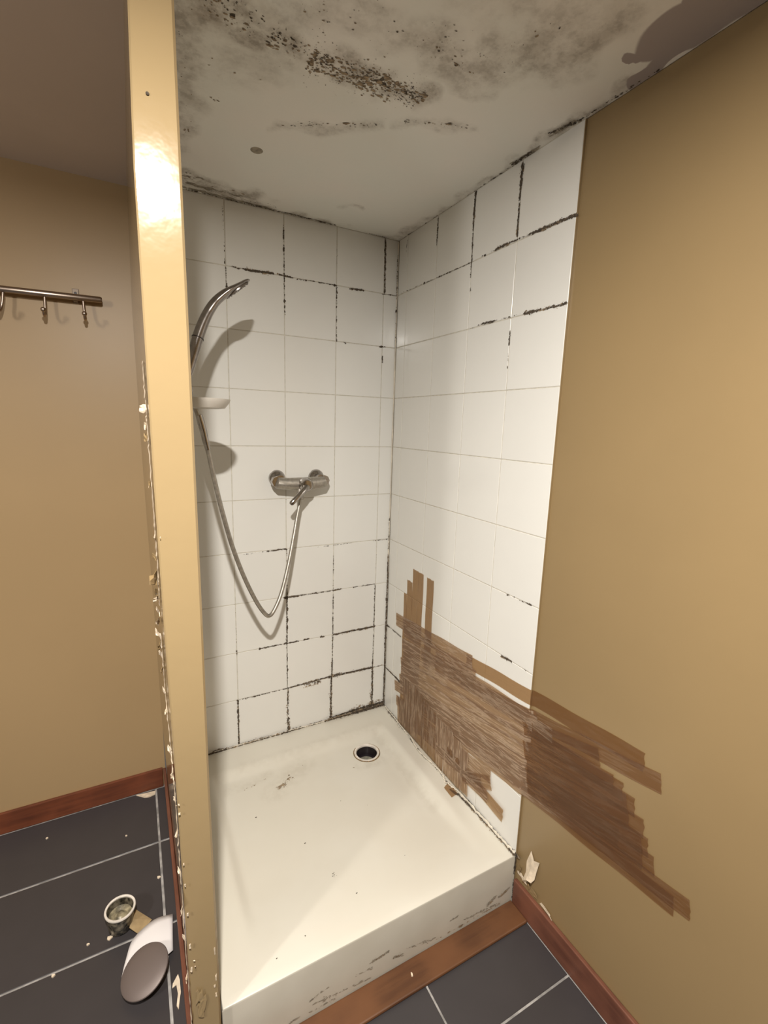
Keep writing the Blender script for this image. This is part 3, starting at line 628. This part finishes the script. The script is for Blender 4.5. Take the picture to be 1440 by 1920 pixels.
# ------------------------------------------------------------------ mixer valve
mixer = empty('shower_mixer', (-0.42, -0.02, 1.22), 'dull chrome wall mixer with lever handle on the tiled back wall', 'shower mixer')
for x in (-0.500, -0.344):
    lathe('escutcheon', (x, -.0003, 1.250), (0, -1, 0), [(.0315, 0), (.0315, .004), (.029, .012), (.020, .019), (.016, .022), (.016, .055)], M['chrome'], mixer, 32)
sweep('body', [(-.517, -.055, 1.240), (-.513, -.055, 1.2385), (-.47, -.056, 1.234), (-.43, -.057, 1.232), (-.39, -.057, 1.232), (-.35, -.056, 1.236), (-.329, -.055, 1.2385), (-.325, -.055, 1.240)], [.017, .022, .0225, .025, .026, .0235, .022, .017], M['chrome_dull'], mixer, 24)
for x in (-.5125, -.3295): lathe('union_nut', (x, -.052, 1.243), (0, 1, -.02), [(.0205, -.008), (.0215, .0), (.0215, .014), (.0185, .018)], M['chrome'], mixer, 8, False)
lathe('cartridge_cap', (-.413, -.060, 1.231), (-.03, -1, .06), [(.026, .0), (.0265, .026), (.0235, .034), (.0225, .044), (.017, .050), (.0, .052)], M['chrome'], mixer, 32)
sweep('lever', [(-.408, -.098, 1.236), (-.417, -.108, 1.228), (-.432, -.118, 1.216), (-.452, -.127, 1.200), (-.472, -.132, 1.183), (-.484, -.134, 1.173), (-.488, -.134, 1.170)], [.006, .0085, .0075, .0065, .006, .0055, .003], M['chrome'], mixer, 14, (0, -1, 0.4), [.010, .013, .0115, .010, .0095, .009, .005])
lathe('outlet', (-.432, -.066, 1.215), (0, -.15, -1), [(.012, .0), (.012, .018), (.0135, .018), (.0135, .040), (.011, .042)], M['chrome_dull'], mixer, 12, False)
adopt(mixer)

# hose
hose = empty('shower_hose', (-0.60, -0.2, 0.79), 'ribbed metal shower hose hanging in a V from mixer to rail', 'hose')
HP = [[-.838, -.336, 1.560], [-.829, -.334, 1.525], [-.811, -.327, 1.477], [-.797, -.32, 1.428], [-.783, -.312, 1.364], [-.768, -.3, 1.285], [-.746, -.285, 1.184], [-.715, -.26, 1.066], [-.677, -.24, .954], [-.636, -.222, .858], [-.606, -.212, .806], [-.587, -.206, .791], [-.566, -.195, .807], [-.536, -.175, .856], [-.502, -.145, .943], [-.472, -.115, 1.038], [-.45, -.09, 1.112], [-.435, -.076, 1.160], [-.4325, -.0725, 1.176]]
P = catmull(HP, 60); d = [0.0]
for a, b_ in zip(P, P[1:]): d.append(d[-1] + (b_ - a).length)
tot = d[-1]; N = int(tot / .0016); pts = []; j = 0
for i in range(N + 1):
    s = tot * i / N
    while j < len(d) - 2 and d[j + 1] < s: j += 1
    pts.append(P[j].lerp(P[j + 1], min(1, (s - d[j]) / max(1e-9, d[j + 1] - d[j]))))
sweep('spiral_tube', pts, [.0072 if i % 2 else .0062 for i in range(N + 1)], M['chrome_dull'], hose, 10, (0, 1, 0), None, False)
hose.children[0].data.polygons.foreach_set('use_smooth', [True] * len(hose.children[0].data.polygons))
sweep('sleeve', [Vector(p) for p in ((-.8065, -.3245, 1.472), (-.801, -.3225, 1.45), (-.795, -.3195, 1.425), (-.790, -.3165, 1.398), (-.785, -.3135, 1.375))], [.0095, .0105, .0098, .009, .0076], M['chrome'], hose, 14)
sweep('hose_nut', [Vector(p) for p in ((-.8375, -.3345, 1.566), (-.834, -.334, 1.545), (-.829, -.3335, 1.525))], [.011, .0115, .009], M['chrome'], hose, 10)
adopt(hose)

# rail, hand shower, soap dish
rail = empty('shower_rail', (-0.861, -0.345, 1.40), 'chrome slide rail on the inner face of the partition', 'rail')
sweep('bar', [(-.861, -.345, 1.39), (-.861, -.345, 1.40), (-.861, -.345, 1.94), (-.861, -.345, 1.95)], [.006, .0095, .0095, .006], M['chrome'], rail, 16)
for z in (1.41, 1.93): lathe('wall_bracket', (-.8815, -.345, z), (1, 0, 0), [(.016, 0), (.016, .006), (.011, .012), (.011, .020)], M['chrome'], rail, 20)
sweep('slider', [(-.861, -.345, 1.575), (-.861, -.345, 1.58), (-.861, -.345, 1.62), (-.861, -.345, 1.625)], [.013, .016, .016, .013], M['chrome_dull'], rail, 16)
sweep('holder_cup', [(-.848, -.340, 1.592), (-.840, -.336, 1.596), (-.834, -.333, 1.600)], [.010, .0155, .0155], M['chrome_dull'], rail, 12, (0, 1, 0))
adopt(rail)
hs = empty('hand_shower', (-0.815, -0.333, 1.60), 'curved chrome hand shower head pointing out from behind the partition', 'shower head')
HD = [(-.834, -.333, 1.574), (-.829, -.331, 1.59), (-.815, -.325, 1.635), (-.801, -.319, 1.679), (-.786, -.313, 1.718), (-.770, -.307, 1.751), (-.750, -.301, 1.782), (-.723, -.291, 1.809), (-.692, -.283, 1.831), (-.667, -.277, 1.850), (-.649, -.272, 1.861)]
TH = [.010, .0120, .0140, .0150, .0145, .0135, .0125, .0120, .0085, .0058, .0020]
WD = [.011, .0125, .0145, .0155, .0165, .0180, .0240, .0390, .0480, .0380, .0080]
P = catmull(HD, 8); tt = np.linspace(0, len(HD) - 1, len(P)); ii = np.arange(len(HD))
sweep('handle', P, list(np.interp(tt, ii, TH)), M['chrome_dark'], hs, 24, (.65, .085, -.755), list(np.interp(tt, ii, WD)))
dn = Vector((.65, .095, -.754)).normalized()
c0 = Vector((-.690, -.283, 1.832)) + dn * .003
sf = lathe('spray_face', c0, dn, [(.039, -.002), (.0405, .0), (.0405, .0045), (.039, .0055), (.038, .0045), (.0, .0045)], M['chrome_dark'], hs, 36)
nv = []; nf = []
u_, w_, n_ = frame(dn)
for rr_, k_ in ((.012, 6), (.024, 12), (.036, 18)):
    for q in range(k_):
        a = 2 * math.pi * q / k_; cc = c0 + n_ * .0045 + (u_ * math.cos(a) + w_ * math.sin(a)) * rr_; i0 = len(nv)
        for h_, rad in ((0, .0016), (.003, .0011)):
            for s_ in range(6): nv.append(cc + n_ * h_ + (u_ * math.cos(s_ * 1.0472) + w_ * math.sin(s_ * 1.0472)) * rad)
        for s_ in range(6): nf.append((i0 + s_, i0 + (s_ + 1) % 6, i0 + 6 + (s_ + 1) % 6, i0 + 6 + s_))
        nf.append(tuple(i0 + 6 + s_ for s_ in range(6)))
noz = mesh('nozzles', nv, nf, M['dark'], sf); noz['kind'] = 'stuff'
lathe('joint_ring', (-.801, -.319, 1.679), (.33, .13, .93), [(.0150, -.0015), (.0163, -.001), (.0163, .001), (.0150, .0015)], M['dark'], hs, 24)
adopt(hs)

dish = empty('soap_dish', (-0.80, -0.375, 1.487), 'pale frosted half oval soap dish clipped to the shower rail', 'soap dish')
seg = 48; prof = [(.55, .0), (.80, .002), (.97, .018), (1.0, .026), (.97, .026), (.92, .018), (.78, .006), (.0, .005)]
vs = []; fs = []
for r_, h_ in prof:
    for k_ in range(seg):
        a = 2 * math.pi * k_ / seg; x = -.806 + math.cos(a) * .076 * r_
        vs.append((max(x, -.846), -.375 + math.sin(a) * .086 * r_, 1.489 + h_))
for i in range(len(prof) - 1):
    for k_ in range(seg): fs.append((i * seg + k_, i * seg + (k_ + 1) % seg, (i + 1) * seg + (k_ + 1) % seg, (i + 1) * seg + k_))
fs.append(tuple(range(seg))[::-1])
auto_smooth(mesh('bowl', vs, fs, M['dish'], dish), 35)
lathe('rail_clip', (-.861, -.345, 1.491), (0, 0, 1), [(.0097, 0), (.0155, 0), (.0155, .022), (.0097, .022)], M['dish'], dish, 20, True, False)
adopt(dish)

# ------------------------------------------------------------------ coat hooks
rack = empty('coat_rack', (-1.33, 0.118, 1.81), 'brushed steel coat hook rail on the beige wall at left', 'coat rack')
sweep('bar', [(-1.62, .086, 1.815), (-1.616, .086, 1.815), (-1.040, .086, 1.826), (-1.035, .086, 1.826)], [.007, .0095, .0095, .007], M['steel'], rack, 16, (0, 0, 1), [.004, .007, .007, .004])
for x in (-1.108, -1.55):
    f = box('bracket', x - .009, x + .009, .1165, .1198, 1.812, 1.856, M['bracket'], rack, .0012)
    box('bracket_arm', x - .006, x + .006, .092, .117, 1.814, 1.826, M['bracket'], f, .001)
    lathe('screw', (x, .1166, 1.843), (0, -1, 0), [(.004, 0), (.0035, .0015), (.0, .002)], M['dark'], f, 12)
for i, x in enumerate((-1.087, -1.187, -1.288, -1.389, -1.49)):
    t = (.003, -.002, -.012, .004, .0)[i]; z = 1.826 + (x + 1.04) * .019
    hk = sweep('hook', catmull([(x, .086, z - .010), (x + t * .3, .084, z - .035), (x + t * .7, .081, z - .056), (x + t, .072, z - .067), (x + t, .059, z - .066), (x + t, .050, z - .056)], 6), .0042, M['steel'], rack, 10, (1, 0, 0))
    ball('knob', (x + t, .0485, z - .053), .0072, M['steel'], hk)
adopt(rack)

# ------------------------------------------------------------------ things lying on the floor
cup = empty('drain_trap_cup', (-1.0885, -0.4245, 0), 'grimy shower drain cup with a white rim standing on dark floor tiles', 'drain cup')
ax = Vector((.03, -.01, 1)).normalized(); rc = Vector((-1.0865, -.4245, .0645))
lathe('cup_wall', rc, ax, [(.036, -.002), (.034, -.03), (.031, -.058), (.027, -.063), (.0, -.063), (.0, -.058), (.028, -.056), (.032, -.03), (.0345, -.002)], M['slime'], cup, 36, True, False)
lathe('rim', rc, ax, [(.0345, -.003), (.0345, .002), (.036, .0032), (.0395, .0032), (.0405, .001), (.0395, -.003), (.036, -.005), (.0345, -.003)], M['ring_plastic'], cup, 40, True, False)
lathe('residue', rc - ax * .024, ax, [(.0325, -.003), (.030, .004), (.018, -.002), (.008, .005), (.0, .003)], M['slime_in'], cup, 24)
adopt(cup)
cover = empty('drain_cover', (-1.03, -0.56, 0), 'round dull grey domed drain cover leaning on a white scrap', 'drain cover')
dnm = Vector((-.313, -.152, .938)).normalized(); dc = Vector((-1.0295, -.612, .044))
lathe('dome', dc, dnm, [(.0, .009), (.02, .0083), (.038, .006), (.052, .003), (.0588, -.0005), (.0598, -.003), (.058, -.004), (.05, .0005), (.0, .0065)], M['dome'], cover, 48)
adopt(cover)
# white plastic scrap: bent sheet
A = [(-1.084, -.576, .008), (-1.074, -.537, .012), (-1.055, -.490, .016), (-1.002, -.467, .024), (-.953, -.471, .022)]
Bq = [(-1.064, -.600, .004), (-1.046, -.582, .006), (-1.015, -.575, .010), (-.984, -.580, .016), (-.960, -.568, .012)]
vs = []; fs = []; nu = 16; nv_ = 7
CA, CB = catmull(A, 4), catmull(Bq, 4); nu = len(CA)
for j in range(nv_):
    t = j / (nv_ - 1)
    for i in range(nu):
        p = CA[i].lerp(CB[i], t); p = Vector(p); p.z += .006 * math.sin(math.pi * t) * (0.2 + i / nu); vs.append(p)
for j in range(nv_ - 1):
    for i in range(nu - 1): fs.append((j * nu + i, j * nu + i + 1, (j + 1) * nu + i + 1, (j + 1) * nu + i))
scrap = tag(mesh('plastic_scrap', vs, fs, M['white_plastic'], None, True), 'bent white plastic scrap under the grey drain cover', 'scrap')
sm = scrap.modifiers.new('s', 'SOLIDIFY'); sm.thickness = .0018
kr = tag(mesh('paper_scrap', [(-1.050, -.398, .012), (-1.008, -.445, .004), (-1.030, -.468, .006), (-1.046, -.474, .010), (-1.066, -.452, .016), (-1.060, -.43, .018)], [(0, 1, 2, 3, 4, 5)], M['kraft']), 'tan paper scrap lying beside the grimy drain cup', 'scrap')
kr.modifiers.new('s', 'SOLIDIFY').thickness = .0012
def chip(name, pts, label, cat, th=.0016, group=None, mat='plaster'):
    n = len(pts); r = np.random.default_rng(int(abs(pts[0][0]) * 1e4))
    z0 = .0004
    top = [(x, y, z0 + th + r.uniform(0, .002)) for x, y in pts]; bot = [(x, y, z0) for x, y in pts]
    fs = [tuple(range(n)), tuple(range(n, 2 * n))[::-1]] + [((i + 1) % n, i, n + i, n + (i + 1) % n) for i in range(n)]
    return tag(mesh(name, top + bot, fs, M[mat]), label, cat, group)
chip('paint_chip', [(-1.045, .103), (-1.012, .098), (-.975, .095), (-.978, .076), (-1.0, .071), (-1.016, .076)], 'large cream paint chip lying at the foot of the rear skirting', 'paint chip')
chip('paint_chip', [(-.952, -.628), (-.966, -.646), (-.968, -.655), (-.958, -.652), (-.956, -.675), (-.961, -.702), (-.957, -.712), (-.953, -.69), (-.949, -.675), (-.949, -.645)], 'hooked white paint chip beside the partition skirting, near the bottom edge', 'paint chip')
for (x, y, s, lab) in ((-1.322, .021, .004, 'tiny white crumb alone on the rear floor tile, far left near the skirting'), (-1.077, -.088, .0035, 'tiny white crumb near the front joint of the rear floor tile, behind the drain cup'),
        (-.983, -.308, .006, 'white crumb on the tile between drain cup and partition skirting'), (-1.116, -.446, .008, 'largest white crumb touching the left foot of the drain cup'),
        (-1.169, -.438, .0045, 'small white crumb just left of the drain cup'), (-1.244, -.486, .005, 'white crumb on the front tile joint, leftmost of those before the drain cup')):
    chip('plaster_crumb', [(x + math.cos(a) * s * f, y + math.sin(a) * s * f * .8) for a, f in ((0, 1), (1.1, .7), (2.2, 1.1), (3.4, .8), (4.6, 1))], lab, 'crumb', .003, 'plaster crumbs on the dark tiles')
cr_ = chip('plaster_crumb', [(-.398 + a, -.915 + b_) for a, b_ in ((0, .004), (.003, .0), (.001, -.006), (-.003, -.004))], 'single white plaster crumb on the wooden strip before the tray', 'crumb', .003)
cr_.location.z = .0108

# ------------------------------------------------------------------ peeling paint
def flake(parent, c, u, v, n, w, h, curl, mat, seed):
    """ragged bent flake: u,v in-plane axes, n out of the wall"""
    r = np.random.default_rng(seed); u, v, n = Vector(u), Vector(v), Vector(n); c = Vector(c); vs = []; fs = []
    for i in range(4):
        for j in range(4):
            a, b_ = i / 3 - .5, j / 3 - .5
            k_ = (.55 + .45 * r.uniform()) if i in (0, 3) or j in (0, 3) else 1
            vs.append(c + u * (a * w * k_ + r.normal(0, w * .05)) + v * (b_ * h * k_ + r.normal(0, h * .05)) + n * (curl * (i / 3) ** 2 + .0008 + abs(r.normal(0, .0006))))
    for i in range(3):
        for j in range(3): fs.append((i * 4 + j, i * 4 + j + 1, (i + 1) * 4 + j + 1, (i + 1) * 4 + j))
    o = mesh('paint_flake', vs, fs, M[mat], parent); o.modifiers.new('s', 'SOLIDIFY').thickness = .0008; return o
def ribbon(name, parent, pts, w, mat, seed, side='x'):
    """irregular strip of bare plaster along the partition's left face (points: y, z)"""
    r = np.random.default_rng(seed); vs = []; fs = []; o_ = 0.0; ww = w
    P = catmull([(y, z, 0) for y, z in pts], 14)
    for p in P:
        y, z = p.x, p.y; ww = .6 * ww + .4 * w * r.uniform(.1, 1.9); o_ = .7 * o_ + r.normal(0, w * .12)
        x = lerp(PL, z) - .0012 - abs(r.normal(0, .0008))
        vs += [(x, y - ww / 2 + o_, z), (x - .0012, y + o_, z), (x, y + ww / 2 + o_, z)]
    for i in range(len(P) - 1):
        fs += [(i * 3, i * 3 + 1, i * 3 + 4, i * 3 + 3), (i * 3 + 1, i * 3 + 2, i * 3 + 5, i * 3 + 4)]
    return mesh(name, vs, fs, M[mat], parent)
ribbon('bare_plaster', partition, [(-.76, 1.56), (-.80, 1.49), (-.815, 1.45), (-.845, 1.37), (-.84, 1.27), (-.832, 1.18), (-.79, 1.10)], .030, 'plaster', 51)
ribbon('bare_plaster', partition, [(-.74, 1.02), (-.72, .95), (-.70, .88), (-.76, .83)], .030, 'plaster', 52)
ribbon('bare_plaster', partition, [(-.78, .84), (-.84, .79), (-.86, .74), (-.872, .62), (-.874, .50), (-.876, .36), (-.876, .2), (-.876, .09)], .022, 'plaster', 53)
fr_ = np.random.default_rng(61)
for i, (y, z, w, h, cu, mt_) in enumerate(((-.80, 1.475, .022, .016, .010, 'plaster'), (-.81, 1.445, .018, .014, .004, 'plaster'), (-.81, 1.425, .020, .018, .006, 'paint'), (-.84, 1.345, .012, .012, .004, 'paint'),
        (-.82, 1.205, .04, .012, .006, 'paint'), (-.82, 1.165, .05, .035, .014, 'paint'), (-.80, 1.13, .04, .016, .007, 'paint'), (-.79, 1.115, .03, .012, .010, 'plaster'), (-.74, 1.07, .03, .010, .005, 'plaster'),
        (-.72, 1.04, .03, .012, .007, 'plaster'), (-.71, 1.005, .04, .014, .009, 'plaster'), (-.71, .98, .04, .020, .007, 'paint'), (-.70, .955, .035, .012, .006, 'plaster'), (-.70, .92, .03, .012, .005, 'paint'),
        (-.71, .87, .03, .012, .004, 'plaster'), (-.74, .845, .03, .010, .004, 'plaster'), (-.82, .80, .03, .018, .005, 'plaster'), (-.84, .765, .025, .012, .004, 'plaster'), (-.86, .72, .02, .012, .003, 'plaster'),
        (-.868, .65, .02, .014, .004, 'plaster'), (-.87, .56, .018, .018, .004, 'plaster'), (-.872, .47, .018, .02, .004, 'plaster'), (-.872, .40, .016, .016, .004, 'plaster'), (-.874, .30, .016, .02, .004, 'plaster'))):
    flake(partition, (lerp(PL, z) - .001, y, z), (0, -1, 0) if i % 2 else (0, 1, 0), (0, 0, 1), (-1, 0, 0), w, h, cu, mt_, 200 + i)
# chips out of the front edges and the filled dent low on the front
for i, (x, z, w, h) in enumerate(((-.9385, .735, .004, .006), (-.9385, .715, .005, .007), (-.936, .60, .004, .008), (-.9355, .55, .004, .012), (-.934, .48, .005, .014), (-.933, .40, .005, .02), (-.9325, .34, .006, .02), (-.944, 1.26, .003, .003), (-.926, .36, .005, .004), (-.925, .345, .003, .003), (-.886, .36, .004, .03), (-.8855, .29, .004, .03), (-.889, .27, .005, .012), (-.8865, .245, .005, .02))):
    flake(partition, (x, -.8925, z), (1, 0, 0), (0, 0, 1), (0, -1, 0), w * .7, h * .7, .0003, 'plaster', 300 + i)
for i, (x, z, w, h) in enumerate(((-.920, .262, .017, .04), (-.914, .240, .016, .045), (-.919, .222, .014, .04))):
    flake(partition, (x, -.8918, z), (1, 0, 0), (0, 0, 1), (0, -1, 0), w, h, .0008, 'paint_gloss', 330 + i)
lathe('nail_hole', (-.927, -.8915, 1.927), (0, -1, 0), [(.0, .0008), (.0022, .0008), (.0026, 0)], M['mould'], partition, 10)
# right wall: torn flap near the skirting and blisters above it
WRN = (-1, 0, 0)
FL = [(-.928, .229, .001), (-.943, .210, .004), (-.962, .220, .002), (-.958, .185, .006), (-.957, .160, .010), (-.951, .146, .016), (-.933, .140, .018), (-.914, .116, .012), (-.921, .150, .007), (-.917, .185, .003)]
vs = [(.0012 - h, y, z) for y, z, h in FL] + [(-.0065, -.938, .178), (-.0045, -.936, .204)]
fl_ = mesh('paint_flake', vs, [(0, 1, 11), (1, 2, 3, 11), (3, 10, 11), (3, 4, 10), (4, 5, 6, 10), (6, 7, 8, 10), (8, 9, 11, 10), (9, 0, 11)], M['plaster'], wall_right)
tag(fl_, 'large torn flap of pale plaster paper'); fl_.modifiers.new('s', 'SOLIDIFY').thickness = .0008
for i, (y, z, w, h) in enumerate(((-.905, .115, .05, .016), (-.925, .112, .03, .02), (-.955, .106, .035, .02), (-1.0, .098, .05, .012), (-.89, .13, .02, .03))):
    flake(wall_right, (.0012, y, z), (0, -1, 0), (0, 0, 1), WRN, w, h, .004, 'plaster' if i in (0, 3) else 'paint', 410 + i)
